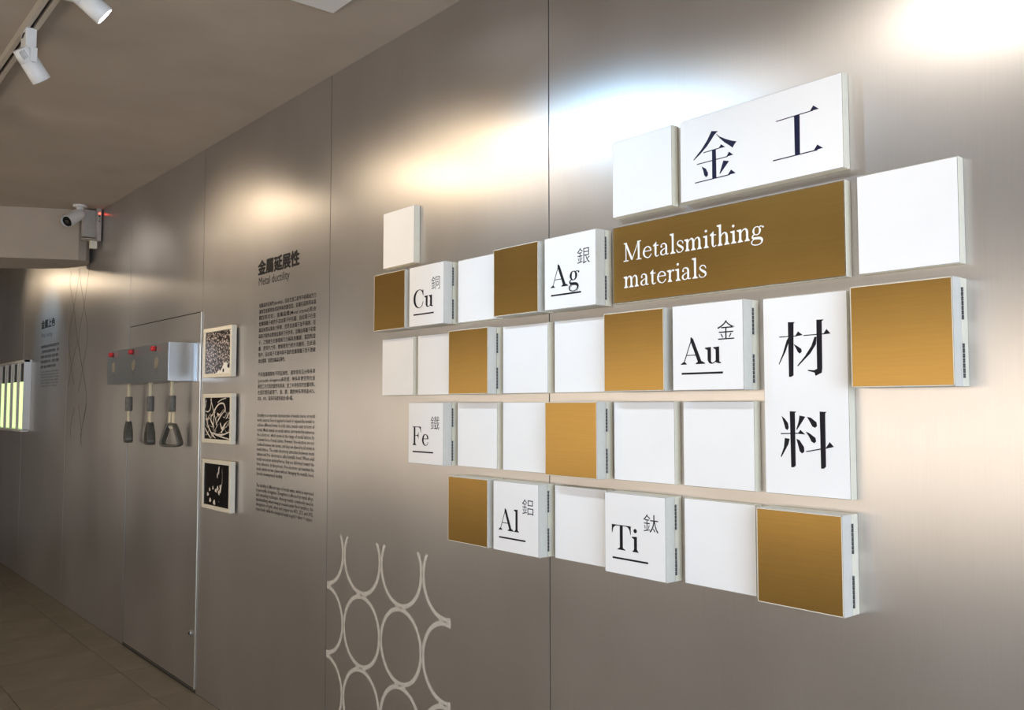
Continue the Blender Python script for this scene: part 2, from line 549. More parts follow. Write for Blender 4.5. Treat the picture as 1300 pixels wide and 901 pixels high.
# floor: slab with stone tiles laid on it
mb = MB(); mb.box(XL - .1, XR + .1, YB - .12, 0.14, -0.12, -0.004, M['grout']); floor = struct(mb.build('floor'))
tile_me = None
T0 = 0.6
xs = [-3.25 + T0 * k for k in range(-10, 15)]
ys = [-0.2 - T0 * k for k in range(0, 8)]
full = None
for x in xs:
    for j, y in enumerate([0.4] + ys):
        x0, x1 = max(x, XL), min(x + T0, XR)
        y1 = min(y, 0.0)
        y0 = max(y - T0, YB)
        if x1 - x0 < .05 or y1 - y0 < .05:
            continue
        std = (x1 - x0 > T0 - .001 and y1 - y0 > T0 - .001)
        if std and full is not None:
            o = bpy.data.objects.new('floor_tile', full)
            COL.objects.link(o); o.parent = floor
            o.location = (x0, y0, 0)
            continue
        mb = MB(); mb.box(0.002, x1 - x0 - .002, 0.002, y1 - y0 - .002, -0.006, 0, M['stone'])
        o = mb.build('floor_tile', floor)
        o.location = (x0, y0, 0)
        if std:
            full = o.data

# square access plate in the ceiling
mb = MB()
mb.box(.105, .585, -.795, -.315, CEIL - .012, CEIL, M['whiteplastic'], .002)
o = mb.build('ceiling_plate', ceil_o)

# ------------------------------------------------------------------ track and spotlights
mb = MB()
mb.box(-8.4, 4.6, TRACK_Y - .0235, TRACK_Y - .0075, CEIL - .03, CEIL, M['rail'])
mb.box(-8.4, 4.6, TRACK_Y + .0075, TRACK_Y + .0235, CEIL - .03, CEIL, M['rail'])
rail = mb.build('track_rail')
tag(rail, 'long pale lighting track fixed along the ceiling in front of the metal wall', 'lighting track')
mb = MB()
mb.box(-8.4, 4.6, TRACK_Y - .0075, TRACK_Y + .0075, CEIL - .012, CEIL - .001, M['rail_dark'])
mb.build('slot', rail)

def spotlight(x, d, drop, dy, label, group, power, col, size=55, blend=.35, aim=None):
    d = Vector(d).normalized()
    root = empty('track_spotlight', (x, TRACK_Y, CEIL - .03), label, 'spotlight', group)
    mb = MB()
    mb.box(-.045, .045, -.019, .019, -.068, .004, M['whiteplastic'], .003)
    mb.build('adapter', root)
    mb = MB()
    mb.box(-.03, .03, -.0195, -.0185, -.02, -.012, M['black']); mb.box(-.012, .012, -.0215, -.0185, -.026, -.01, M['black'])
    mb.build('catch', root)
    c = Vector((0, dy, -drop))
    mb = MB()
    mb.box(-.048, .048, -.012, .012 + max(0, dy - .01), -.075, -.068, M['whiteplastic'], .002)
    for s in (-1, 1):
        mb.box(s * .043, s * .047, dy - .012, dy + .012, -drop - .006, -.070, M['whiteplastic'], .001)
    br = mb.build('bracket', root)
    for s in (-1, 1):
        mb = MB()
        mb.tube([(s * .036, dy, -drop + .004), (s * .051, dy, -drop + .004)], .0105, M['whiteplastic'], 16)
        mb.build('pivot_knob', br)
    # body: turned tube with a rear cap, ventilation slots and recessed lens
    L0, L1 = -.062, .070
    mb = MB()
    mb.lathe(c, d, [(L0, .0005), (L0, .030), (L0 + .002, .034), (L0 + .02, .0355), (L0 + .052, .0355), (L0 + .0525, .0346), (L0 + .0545, .0346), (L0 + .055, .0355), (L1 - .001, .036), (L1, .0355), (L1, .0328), (L1 - .012, .0322)], M['whiteplastic'])
    body = mb.build('lamp_body', root)
    mb = MB()
    side = Vector((0, 1, 0)) - d * d.y
    side = (d.cross(Vector((1, 0, 0)))).normalized()
    if side.z < 0: side = -side
    for k in range(4):
        ax = Vector((1, 0, 0))
        ang = R(28 + k * 11)
        nrm = (ax * math.sin(R(200) - ang * 0 + 0) if False else ax * math.cos(R(-12 + k * 13)) - side * math.sin(R(-12 + k * 13) + R(25)) ).normalized()
        p0 = c + d * (L0 + .014) + nrm * .0357
        p1 = c + d * (L0 + .044) + nrm * .0357
        mb = MB()
        mb.tube([tuple(p0), tuple(p1)], .0011, M['black'], 6)
        mb.build('vent_slot', body)
    pass
    mb = MB()
    mb.tube([tuple(c + d * (L1 - .003)), tuple(c + d * (L1 - .001))], .0315, M['lamp_glow'], 32)
    mb.build('lens', root)
    if power > 0:
        p = Vector(root.location) + c + d * (L1 + .004)
        lamp_light('spot_beam', p, p + (Vector(aim) - p if aim else d), power, col, size, blend)
    return root

G_SPOT = 'spotlights along the ceiling track'
spotlight(-6.9, (0.62, .66, -.40), .095, .02, 'track spotlight farthest along the track, over the lit columns', G_SPOT, 22, WARM, 85, .8)
spotlight(-5.6, (0.0, .80, -.62), .095, .02, 'track spotlight with cool light just beyond the ceiling beam', G_SPOT, 60, COOL, 60, .9)
spotlight(-3.4, (0.15, .80, -.58), .095, .02, 'track spotlight aimed at the metal door', G_SPOT, 28, SOFT, 80, 1.0)
spotlight(-1.96, (0.25, .80, -.58), .095, .02, 'track spotlight aimed between door and wall text', G_SPOT, 60, WARM, 85, 1.0)
spotlight(-0.76, (-0.22, .62, -.78), .12, .01, 'white track spotlight tilted down, the farther of the two in view', G_SPOT, 27, WARM, 85, 1.0, (0.0, 0, 1.8))
spotlight(-0.15, (0.10, .78, -.60), .075, .055, 'white lit track spotlight cut by the top edge of the photo', G_SPOT, 27, WARM, 85, 1.0, (.35, 0, 1.8))
spotlight(0.45, (0.25, .75, -.75), .095, .02, 'track spotlight with cool light aimed at the title signs', G_SPOT, 46, COOL, 76, 1.0, (1.25, 0, 1.65))
spotlight(1.25, (0.0, .70, -.80), .095, .02, 'track spotlight aimed at the lower half of the tile board', G_SPOT, 24, SOFT, 80, 1.0, (1.3, 0, 1.5))
spotlight(1.95, (0.1, .75, -.70), .095, .02, 'track spotlight aimed at the right end of the tile board', G_SPOT, 26, SOFT, 80, 1.0, (2.2, 0, 1.7))
spotlight(3.3, (0.0, .80, -.62), .095, .02, 'track spotlight over the place where the photographer stands', G_SPOT, 9, WARM, 80, .8)
# ------------------------------------------------------------------ tile board
U = 0.25
WT = 0.88575 * U
FT = 0.0262                      # thickness of a flat panel
BT = 0.066                       # how far a hinged box stands out
ROW = dict(a=2.1302, a2=2.1301, b=1.8799, b2=1.8813, c=1.6298, d=1.3812, e=1.1290)
SERIF = glyphs(.150, .034)
SERIF_SOFT = glyphs(.112, .046)
CJK_BOLD = dict(
    JIN=[[(0.470,0.775),(0.564,0.753),(0.519,0.727),(0.404,0.609),(0.302,0.536),(0.207,0.480),(0.202,0.491),(0.320,0.587),(0.405,0.678)],[(0.525,0.739),(0.587,0.683),(0.667,0.637),(0.747,0.599),(0.820,0.573),(0.793,0.548),(0.764,0.512),(0.714,0.553),(0.650,0.601),(0.587,0.663),(0.546,0.711)],[(0.349,0.549),(0.585,0.554),(0.585,0.543),(0.349,0.538)],[(0.565,0.546),(0.605,0.588),(0.662,0.544)],[(0.254,0.429),(0.696,0.431),(0.696,0.420),(0.254,0.418)],[(0.676,0.425),(0.713,0.477),(0.772,0.430)],[(0.475,0.552),(0.531,0.543),(0.534,0.211),(0.473,0.215)],[(0.322,0.386),(0.384,0.346),(0.413,0.292),(0.412,0.258),(0.382,0.246),(0.357,0.276),(0.346,0.326)],[(0.634,0.391),(0.714,0.368),(0.583,0.241),(0.580,0.256)],[(0.221,0.212),(0.724,0.215),(0.724,0.203),(0.220,0.200)],[(0.692,0.210),(0.738,0.264),(0.803,0.210)]],
    GONG=[[(1.338,0.678),(1.789,0.687),(1.789,0.676),(1.337,0.667)],[(1.752,0.681),(1.793,0.734),(1.859,0.680)],[(1.562,0.675),(1.631,0.672),(1.627,0.246),(1.564,0.254)],[(1.293,0.252),(1.834,0.254),(1.833,0.242),(1.293,0.239)],[(1.787,0.249),(1.832,0.305),(1.898,0.254)]],
    CAI=[[(0.204,1.692),(0.417,1.693),(0.417,1.683),(0.204,1.682)],[(0.395,1.683),(0.433,1.736),(0.489,1.693)],[(0.313,1.842),(0.398,1.836),(0.382,1.822),(0.371,1.269),(0.342,1.254),(0.315,1.255)],[(0.322,1.684),(0.323,1.634),(0.280,1.528),(0.199,1.389),(0.192,1.397),(0.246,1.510),(0.294,1.646)],[(0.376,1.606),(0.415,1.584),(0.469,1.548),(0.475,1.519),(0.451,1.497),(0.425,1.518),(0.404,1.562)],[(0.498,1.692),(0.749,1.696),(0.749,1.686),(0.498,1.682)],[(0.724,1.685),(0.765,1.739),(0.811,1.689)],[(0.651,1.843),(0.736,1.841),(0.714,1.823),(0.710,1.337),(0.703,1.289),(0.631,1.257),(0.619,1.292),(0.540,1.313),(0.544,1.323),(0.615,1.317),(0.649,1.331)],[(0.650,1.664),(0.642,1.588),(0.576,1.495),(0.428,1.365),(0.417,1.371),(0.511,1.469),(0.588,1.572),(0.626,1.666)]],
    LIAO=[[(0.215,0.839),(0.255,0.810),(0.294,0.762),(0.302,0.713),(0.286,0.687),(0.260,0.702),(0.243,0.761)],[(0.433,0.845),(0.502,0.832),(0.399,0.690),(0.393,0.701),(0.421,0.783)],[(0.203,0.654),(0.429,0.663),(0.429,0.652),(0.202,0.642)],[(0.407,0.651),(0.441,0.694),(0.498,0.646)],[(0.317,0.889),(0.397,0.885),(0.379,0.870),(0.378,0.314),(0.356,0.297),(0.323,0.295)],[(0.251,0.604),(0.311,0.596),(0.294,0.537),(0.207,0.397),(0.198,0.406),(0.238,0.506)],[(0.391,0.598),(0.428,0.586),(0.480,0.515),(0.484,0.467),(0.457,0.446),(0.429,0.465),(0.405,0.550)],[(0.519,0.832),(0.566,0.823),(0.631,0.776),(0.637,0.738),(0.613,0.717),(0.581,0.732),(0.550,0.785)],[(0.501,0.678),(0.548,0.660),(0.615,0.614),(0.623,0.577),(0.599,0.557),(0.568,0.575),(0.537,0.631)],[(0.505,0.473),(0.745,0.520),(0.745,0.509),(0.505,0.462)],[(0.724,0.504),(0.777,0.576),(0.823,0.527)],[(0.669,0.887),(0.748,0.884),(0.732,0.868),(0.730,0.321),(0.705,0.300),(0.673,0.299)]]
)

def flat_panel(c0, c1, z0, z1, face, label, cat='panel', group=None, name='wall_panel'):
    x0, x1 = c0 * U, c1 * U + WT
    w, h = x1 - x0, z1 - z0
    root = empty(name, (x0, 0, z0), label, cat, group)
    mb = MB()
    mb.box(0, w, -FT + .001, -.0005, 0, h, M['edge'], .0012)
    mb.build('panel_board', root)
    mb = MB()
    mb.box(.0009, w - .0009, -FT + .0004, -FT + .002, .0009, h - .0009, M['seam'])
    mb.build('edge_line', root)
    mb = MB()
    i = .0016 if face != 'gold' else .0028
    mb.box(i, w - i, -FT, -FT + .0012, i, h - i, M[face], .0003)
    mb.build('face_sheet', root)
    return root, w, h

def hinge(root, w, zc, h, y):
    mb = MB()
    mb.box(w - .0002, w + .0012, y - .0095, y + .0095, zc - h / 2, zc + h / 2, M['edge_grey'])
    n = 7
    for k in range(n):
        a = zc - h / 2 + h * k / n
        mb.tube([(w + .0018, y, a + .0006), (w + .0018, y, a + h / n - .0006)], .0028, M['hinge'], 10)
    return mb.build('hinge', root)

def hinged_box(col, z0, face, label, cat='box', group=None, name='hinged_box'):
    x0 = col * U
    w = h = WT
    root = empty(name, (x0, 0, z0), label, cat, group)
    ym = -.0285
    mb = MB()
    mb.box(0, w, ym + .0008, -.0005, 0, h, M['edge'], .0010)
    mb.build('box_body', root)
    mb = MB()
    mb.box(.001, w - .0015, ym - .0012, ym + .0012, .0015, h - .0015, M['seam'])
    mb.build('joint', root)
    mb = MB()
    mb.box(0, w, -BT + .001, ym - .0008, 0, h, M['edge_grey'], .0010)
    lid = mb.build('lid', root)
    mb = MB()
    mb.box(.0008, w - .0008, -BT + .0004, -BT + .002, .0008, h - .0008, M['seam'])
    mb.build('edge_line', lid)
    mb = MB()
    i = .0015 if face == 'white' else .0030
    mb.box(i, w - i, -BT, -BT + .0012, i, h - i, M[face], .0003)
    mb.build('face_sheet', lid)
    if face == 'gold':
        mb = MB()
        t = .0016
        for (a, b, c, d_) in ((.0012, w - .0012, .0012, .0028), (.0012, w - .0012, h - .0028, h - .0012), (.0012, .0028, .0012, h - .0012), (w - .0028, w - .0012, .0012, h - .0012)):
            mb.box(a, b, -BT - .0003, -BT + .001, c, d_, M['edge'])
        mb.build('face_border', lid)
    hinge(root, w, h * .76, h * .30, ym)
    hinge(root, w, h * .235, h * .32, ym)
    return root, w, h

def element_box(col, z0, sym, cjk, label):
    root, w, h = hinged_box(col, z0, 'white', label, 'element box', 'white boxes with chemical symbols', 'element_box')
    y = -BT - .00015
    mb = MB()
    ends = dict(Cu=.70, Ag=.70, Fe=.605, Au=.70, Al=.585, Ti=.575)
    set_word(mb, sym, SERIF, .125 * w, .302 * w, .305 * w, y, M['ink'], x_end=ends[sym] * w)
    mb.build('symbol', root)
    mb = MB()
    mb.box(.135 * w, .722 * w, y - .0001, y, .185 * w, .208 * w, M['ink'])
    mb.build('underline', root)
    mb = MB()
    put_text(mb, cjk, .652 * w, .565 * w, y, M['ink'], x1=.888 * w, height=.215 * w, off=-.006, res=3)
    mb.build('character', root)
    return root

GW = 'plain white panels in the tile board'
z = ROW
def H1(r): return z[r], z[r] + WT
flat_panel(0, 0, *H1('a'), 'white', 'lone plain white square panel above the board, over its left end', 'panel', GW)
flat_panel(2, 2, *H1('b'), 'white', 'plain white square panel between the Cu box and the gold box left of Ag', 'panel', GW)
flat_panel(5, 5, *H1('a2'), 'white', 'plain white square panel left of the large title sign', 'panel', GW)
flat_panel(8, 8, *H1('b2'), 'white', 'plain white square panel at the far right, beside the gold title banner', 'panel', GW)
flat_panel(0, 0, *H1('c'), 'white', 'plain white square panel below the leftmost gold box, row end', 'panel', GW)
flat_panel(1, 1, *H1('c'), 'white', 'plain white square panel directly below the Cu box', 'panel', GW)
flat_panel(3, 3, *H1('c'), 'white', 'plain white square panel below the gold box left of Ag', 'panel', GW)
flat_panel(4, 4, *H1('c'), 'white', 'plain white square panel directly below the Ag box', 'panel', GW)
flat_panel(2, 2, *H1('d'), 'white', 'plain white square panel right beside the Fe box', 'panel', GW)
flat_panel(3, 3, *H1('d'), 'white', 'plain white square panel above the Al box', 'panel', GW)
flat_panel(5, 5, *H1('d'), 'white', 'plain white square panel directly above the Ti box', 'panel', GW)
flat_panel(6, 6, *H1('d'), 'white', 'plain white square panel directly below the Au box', 'panel', GW)
flat_panel(4, 4, *H1('e'), 'white', 'plain white square panel between the Al and Ti boxes', 'panel', GW)
flat_panel(6, 6, *H1('e'), 'white', 'plain white square panel between the Ti box and the lowest right gold box', 'panel', GW)

GG = 'hinged boxes with plain gold fronts'
for col, r, lab in [
    (0, 'b', 'gold fronted hinged box left of the Cu box'),
    (3, 'b', 'gold fronted hinged box left of the Ag box'),
    (2, 'c', 'gold fronted hinged box lower right of the Cu box, between white panels'),
    (5, 'c', 'gold fronted hinged box left of the Au box'),
    (8, 'c', 'gold fronted hinged box at the far right, beside the tall white sign'),
    (4, 'd', 'gold fronted hinged box above and between the Al and Ti boxes'),
    (2, 'e', 'gold fronted hinged box left of the Al box'),
    (7, 'e', 'gold fronted hinged box below the tall white sign, lowest right')]:
    hinged_box(col, z[r], 'gold', lab, 'gold box', GG)

for col, r, s, c, lab in [
    (1, 'b', 'Cu', '銅', 'white hinged box printed Cu with a small character for copper'),
    (4, 'b', 'Ag', '銀', 'white hinged box printed Ag with a small character for silver'),
    (6, 'c', 'Au', '金', 'white hinged box printed Au with a small character for gold'),
    (1, 'd', 'Fe', '鐵', 'white hinged box printed Fe with a small character for iron'),
    (3, 'e', 'Al', '鋁', 'white hinged box printed Al with a small character for aluminium'),
    (5, 'e', 'Ti', '鈦', 'white hinged box printed Ti with a small character for titanium')]:
    element_box(col, z[r], s, c, lab)

# the three title signs
root, w, h = flat_panel(6, 7, *H1('a2'), 'white', 'wide white sign with two large navy Chinese characters, top of the board', 'sign', 'title signs in the tile board', 'title_sign')
yf = -FT - .00015
for nm in ('JIN', 'GONG'):
    mb = MB(); print_polys(mb, CJK_BOLD[nm], 0, 0, WT, WT, yf, M['ink_navy']); mb.build('character', root)
root, w, h = flat_panel(5, 7, *H1('b2'), 'gold', 'wide gold banner reading Metalsmithing materials in white serif letters', 'sign', 'title signs in the tile board', 'title_sign')
mb = MB(); set_word(mb, 'Metalsmithing', SERIF_SOFT, .192 * WT, .531 * WT, .238 * WT, yf, M['ink_white'], x_end=2.299 * WT); mb.build('lettering', root)
mb = MB(); set_word(mb, 'materials', SERIF_SOFT, .189 * WT, .191 * WT, .238 * WT, yf, M['ink_white'], x_end=1.514 * WT); mb.build('lettering', root)
root, w, h = flat_panel(7, 7, z['d'], z['c'] + WT, 'white', 'tall white sign with two large black Chinese characters, right part of the board', 'sign', 'title signs in the tile board', 'title_sign')
for nm in ('CAI', 'LIAO'):
    mb = MB(); print_polys(mb, CJK_BOLD[nm], 0, 0, WT, WT, yf, M['ink']); mb.build('character', root)

# ------------------------------------------------------------------ control box with three pull ropes
Yb = -.157
bx0, bx1, bz0, bz1 = -3.228, -2.053, 1.731, 1.950
root = empty('control_box', (bx0, -.002, bz0), 'long grey steel box with three red buttons mounted on the metal door', 'control box')
w, h = bx1 - bx0, bz1 - bz0
mb = MB(); mb.box(0, w, Yb + .004, 0, 0, h, M['plate'], .001); mb.build('housing', root)
mb = MB(); mb.box(.001, w - .001, Yb, Yb + .0035, .001, h - .001, M['plate'], .001); front = mb.build('front_plate', root)
mb = MB(); mb.box(w, w + .028, -.004, 0, -.002, h + .002, M['plate'], .001); mb.build('mounting_flange', root)
for bxx in (-3.095, -2.683, -2.270):
    lx = bxx - bx0
    mb = MB()
    mb.tube([(lx, Yb, .1905), (lx, Yb - .003, .1905)], .016, M['hinge'], 16)
    mb.tube([(lx, Yb - .003, .1905), (lx, Yb - .024, .1905), (lx, Yb - .027, .1905)], [.0145, .0145, .011], M['red'], 18)
    mb.build('push_button', root)
for bxx in (-3.077, -2.667, -2.2505):
    lx = bxx - bx0
    for nm, rx, rz, yy, mt in (('speaker_slot', .040, .035, .0012, M['edge']),):
        mb = MB()
        pts = [(lx + .036 * math.cos(2 * math.pi * i / 28), .1065 + .035 * math.sin(2 * math.pi * i / 28)) for i in range(28)]
        mb.prism(pts, 'y', Yb - .002, Yb, M['seam'])
        pts = [(lx + .031 * math.cos(2 * math.pi * i / 28), .1065 + .030 * math.sin(2 * math.pi * i / 28)) for i in range(28)]
        mb.prism(pts, 'y', Yb - .003, Yb - .001, M['oval'])
        mb.box(lx - .003, lx + .003, Yb - .0036, Yb - .0025, .085, .128, M['ink_grey'])
        mb.build('oval_badge', root)
    mb = MB()
    put_text(mb, ['1', '2', '3'][(-3.077, -2.667, -2.2505).index(bxx)] if False else 'i', lx - .004, .050, Yb - .0002, M['ink_grey'], x1=lx + .004, height=.018)
    mb.build('mark', root)

def pull_rope(x, y, tw, label):
    """rope hangs from the underside of the box; local origin at its top"""
    zt = bz0
    root = empty('pull_rope', (x, y, zt), label, 'pull handle', 'pull ropes hanging under the control box')
    def strands(mb, p0, p1, r, turns, n=3, sr=.0062):
        for k in range(n):
            path = []
            N = int(turns * 9) + 2
            for i in range(N + 1):
                t = i / N
                a = 2 * math.pi * (turns * t + k / n)
                path.append((p0[0] + (p1[0] - p0[0]) * t + r * math.cos(a), p0[1] + (p1[1] - p0[1]) * t + r * math.sin(a), p0[2] + (p1[2] - p0[2]) * t))
            mb.tube(path, sr, M['rope'], 7)
    mb = MB(); strands(mb, (0, 0, -0.001), (0, 0, -.10), .0065, 3.2); mb.build('rope', root)
    ca, sa = math.cos(tw), math.sin(tw)
    # loop: two legs that pass round the handle's rounded apex
    mb = MB()
    e = .0105
    strands(mb, (-e * ca, -e * sa, -.165), (-e * ca * 1.2, -e * sa * 1.2, -.256), .0048, 3.0, 3, .0050)
    strands(mb, (e * ca, e * sa, -.165), (e * ca * 1.2, e * sa * 1.2, -.256), .0048, 3.0, 3, .0050)
    pa = [(e * 1.2 * ca * math.cos(a), e * 1.2 * sa * math.cos(a), -.256 - .012 * math.sin(a)) for a in [math.pi * i / 8 for i in range(9)]]
    mb.tube(pa, .009, M['rope'], 8)
    mb.build('rope_loop', root)
    mb = MB()
    mb.tube([(0, 0, -.082), (0, 0, -.085), (0, 0, -.172), (0, 0, -.175)], [.019, .021, .021, .019], M['grip'], 16)
    for k in range(2):
        a = tw + math.pi / 2 + k * math.pi
        mb.tube([(math.cos(a) * .0212, math.sin(a) * .0212, -.088), (math.cos(a) * .0212, math.sin(a) * .0212, -.169)], .0018, M['grip'], 6)
    mb.build('sleeve', root)
    # handle: a rubber strap bent to a rounded triangle; profile in (a, z), width b
    mb = MB()
    prof = catmull([(0, -.246), (.018, -.250), (.034, -.285), (.052, -.335), (.056, -.358), (.042, -.368), (0, -.370), (-.042, -.368), (-.056, -.358), (-.052, -.335), (-.034, -.285), (-.018, -.250)], 4, True)
    n = len(prof)
    hw = .023
    cxz = (0, -.325)
    rings = []
    for i, p in enumerate(prof):
        a, zz = p
        q = prof[(i + 1) % n]; pr = prof[i - 1]
        tx, tz = q[0] - pr[0], q[1] - pr[1]
        dd = math.hypot(tx, tz); nx, nz = tz / dd, -tx / dd
        if nx * a + nz * (zz + .315) < 0: nx, nz = -nx, -nz
        th = .0062
        bw = hw * (1.0 if zz < -.30 else .72 + .28 * (-.246 - zz) / .054)
        sec = [(th, -bw), (th * 1.2, -bw * .5), (th * 1.3, 0), (th * 1.2, bw * .5), (th, bw), (0, bw * 1.06), (-th, bw), (-th * .9, 0), (-th, -bw), (0, -bw * 1.06)]
        ring = []
        for so, bo in sec:
            A, Z, B = a + nx * so, zz + nz * so, bo
            ring.append((A * ca - B * sa, A * sa + B * ca, Z))
        rings.append(ring)
    m_ = len(rings[0])
    vs = [v for r_ in rings for v in r_]
    fs = [(i * m_ + j, i * m_ + (j + 1) % m_, ((i + 1) % n) * m_ + (j + 1) % m_, ((i + 1) % n) * m_ + j) for i in range(n) for j in range(m_)]
    mb.faces(vs, fs, M['handle'], True)
    mb.build('handle', root)
    return root
pull_rope(-2.995, -.084, R(-12), 'pull rope with dark handle seen edge-on, nearest the far end of the box')
pull_rope(-2.575, -.084, R(-8), 'pull rope with dark handle seen edge-on, hanging in the middle')
pull_rope(-2.195, -.084, R(38), 'pull rope with its triangular dark handle turned to face the visitor')

# ------------------------------------------------------------------ three small framed pictures
def picture(x0, x1, z0, z1, label):
    d = .038
    root = empty('picture_frame', (x0, 0, z0), label, 'picture', 'small framed pictures between the door and the wall text')
    w, h = x1 - x0, z1 - z0
    b = .021
    mb = MB()
    mb.box(.03, w - .03, -.012, -.0005, .03, h - .03, M['black'])
    mb.build('wall_mount', root)
    for nm, a in (('frame_rail', (0, w, h - b, h)), ('frame_rail', (0, w, 0, b)), ('frame_stile', (0, b, b, h - b)), ('frame_stile', (w - b, w, b, h - b))):
        mb = MB(); mb.box(a[0], a[1], -d, -.010, a[2], a[3], M['frame'], .002); mb.build(nm, root)
    return root, w, h, b, d
root, w, h, b, d = picture(-1.852, -1.462, 1.743, 2.012, 'framed picture of tightly packed shiny granules, topmost of three')
mb = MB(); mb.box(b, w - b, -d + .006, -.012, b, h - b, M['granules']); pr = mb.build('print', root)
mb = MB()
mb.faces([(w * .42, -d + .0058, b), (w - b, -d + .0058, b), (w - b, -d + .0058, h * .16), (w * .88, -d + .0058, h * .17), (w * .84, -d + .0058, h * .27), (w * .72, -d + .0058, h * .29), (w * .66, -d + .0058, h * .18), (w * .52, -d + .0058, h * .13)], [tuple(range(8))], M['frame_side'])
for cx_, cz_, r_ in ((.70, .13, .011), (.86, .21, .010), (.91, .25, .008), (.60, .16, .009), (.47, .12, .008)):
    mb.faces([(w * cx_ + r_ * math.cos(a * .785), -d + .0056, h * cz_ + r_ * math.sin(a * .785)) for a in range(8)], [tuple(range(8))], M['print_black'])
mb.build('print_area', root)

root, w, h, b, d = picture(-1.846, -1.452, 1.391, 1.655, 'framed picture of tangled bright metal swarf on black, middle of three')
mb = MB(); mb.box(b, w - b, -d + .006, -.012, b, h - b, M['print_black']); mb.build('print', root)
mb = MB()
rr = random.Random(3)
iw, ih = w - 2 * b, h - 2 * b
def clipstrip(P, m, y):
    for q in strip(catmull([(a, b_, w_ * .7) for a, b_, w_ in P], 6)):
        cxm = sum(p[0] for p in q) / 4; cym = sum(p[1] for p in q) / 4
        if 0.01 < cxm < .99 and .015 < cym < .985:
            mb.faces([(b + min(1, max(0, p[0])) * iw, y, b + min(1, max(0, p[1])) * ih) for p in q], [(0, 1, 2, 3)], m)
curl = [
 [(.02, .68, .02), (.12, .66, .035), (.22, .74, .03), (.26, 1.0, .025)],
 [(.35, .2, .02), (.36, .45, .03), (.40, .70, .045), (.55, .84, .05), (.72, .86, .055), (.79, .76, .05), (.80, .64, .03)],
 [(.45, .36, .03), (.60, .52, .03), (.80, .72, .02)], [(.2, 1.0, .02), (.30, .80, .03), (.45, .42, .025), (.5, .3, .02)],
 [(.5, .88, .02), (.68, .96, .035), (.95, 1.0, .03)], [(.05, .6, .03), (.12, .35, .04), (.3, .12, .05), (.45, .02, .02)],
 [(0, .28, .03), (.12, .14, .05), (.28, .0, .03)], [(.25, .16, .03), (.48, .12, .05), (.72, .12, .05), (1, .2, .03)],
 [(.44, .1, .02), (.7, .06, .04), (1.0, .02, .03)], [(.62, .4, .03), (.7, .25, .07), (.82, .38, .03)], [(.84, .5, .03), (.95, .62, .035), (1, .68, .02)],
 [(.2, .52, .03), (.3, .38, .06), (.38, .28, .03)], [(.05, .95, .02), (.02, .80, .03), (.0, .7, .02)], [(.56, .55, .04), (.5, .62, .05), (.62, .58, .03)],
]
for i in range(30):
    x_, y_ = rr.random(), rr.random() * .6
    a_ = rr.uniform(-1, 1)
    curl.append([(x_, y_, .008), (x_ + .1 * math.cos(a_ + 1), y_ + .12 * math.sin(a_), .02), (x_ + .16, y_ + .2 * math.sin(a_ + .8), .008)])
for i, c in enumerate(curl):
    clipstrip(c, M['print_white'], -d + .0058 - i * .00002)
mb.build('print_strands', root)

root, w, h, b, d = picture(-1.838, -1.448, 1.038, 1.302, 'framed black picture with a few pale drops, lowest of three')
mb = MB(); mb.box(b, w - b, -d + .006, -.012, b, h - b, M['print_black']); mb.build('print', root)
mb = MB()
iw, ih = w - 2 * b, h - 2 * b
def blob(px, pz, rx, rz, y, ang=0):
    pts = []
    for i in range(10):
        t = 2 * math.pi * i / 10
        k = 1 + .18 * math.sin(3 * t + px * 9)
        u_, v_ = rx * k * math.cos(t), rz * k * math.sin(t)
        pts.append((b + px * iw + u_ * math.cos(ang) - v_ * math.sin(ang), y, b + pz * ih + u_ * math.sin(ang) + v_ * math.cos(ang)))
    mb.faces(pts, [tuple(range(10))], M['print_white'])
for i, (px, pz, rx, rz, a_) in enumerate([(.58, .86, .007, .022, -.15), (.53, .74, .006, .016, -.1), (.36, .42, .009, .010, 0), (.23, .37, .010, .010, 0), (.16, .25, .014, .010, 0), (.26, .12, .013, .012, 0), (.42, .08, .016, .014, 0), (.60, .33, .012, .012, 0), (.48, .37, .013, .010, 0), (.55, .43, .010, .014, .3), (.66, .46, .012, .016, .2), (.65, .38, .010, .012, 0), (.60, .12, .003, .003, 0)]):
    blob(px, pz, rx, rz, -d + .0058 - i * .00002, a_)
for q in strip(catmull([(.70, .90, .004), (.72, .72, .004), (.70, .50, .012)], 6)):
    mb.faces([(b + p[0] * iw, -d + .0057, b + p[1] * ih) for p in q], [(0, 1, 2, 3)], M['print_white'])
put_text(mb, 'drops of metal', b + .35 * iw, b + .02 * ih, -d + .0057, M['print_white'], x1=b + .92 * iw, height=.006) if False else None
mb.build('print_drops', root)

# ------------------------------------------------------------------ lettering applied to the metal wall
def text_block(name, lines, label, m, y=-.0006, off=0.0):
    mb = MB()
    for body, x0, x1, zz, size in lines:
        put_text(mb, body, x0, zz, y, m, x1=x1, size=size, off=off, res=1)
    o = mb.build(name, wall)
    o['label'] = label
    return o
mb = MB()
for q_, (dx, dz) in enumerate([(-.005, 0), (.005, 0), (0, .003), (0, -.003), (-.003, .002), (.003, -.002), (.003, .002), (-.003, -.002)]):
    put_text(mb, '金屬延展性', -1.230 + dx, 2.246 + dz, -.0006 - q_ * .00003, M['ink_wall'], x1=-.780 + dx, height=.072, res=2)
o = mb.build('wall_lettering', wall); o['label'] = 'bold black Chinese heading on the metal wall'
mb = MB(); put_text(mb, 'Metal ductility', -1.221, 2.180, -.0006, M['ink_wall'], x1=-.878, height=.054, res=2)
o = mb.build('wall_lettering', wall); o['label'] = 'thin black line reading Metal ductility'

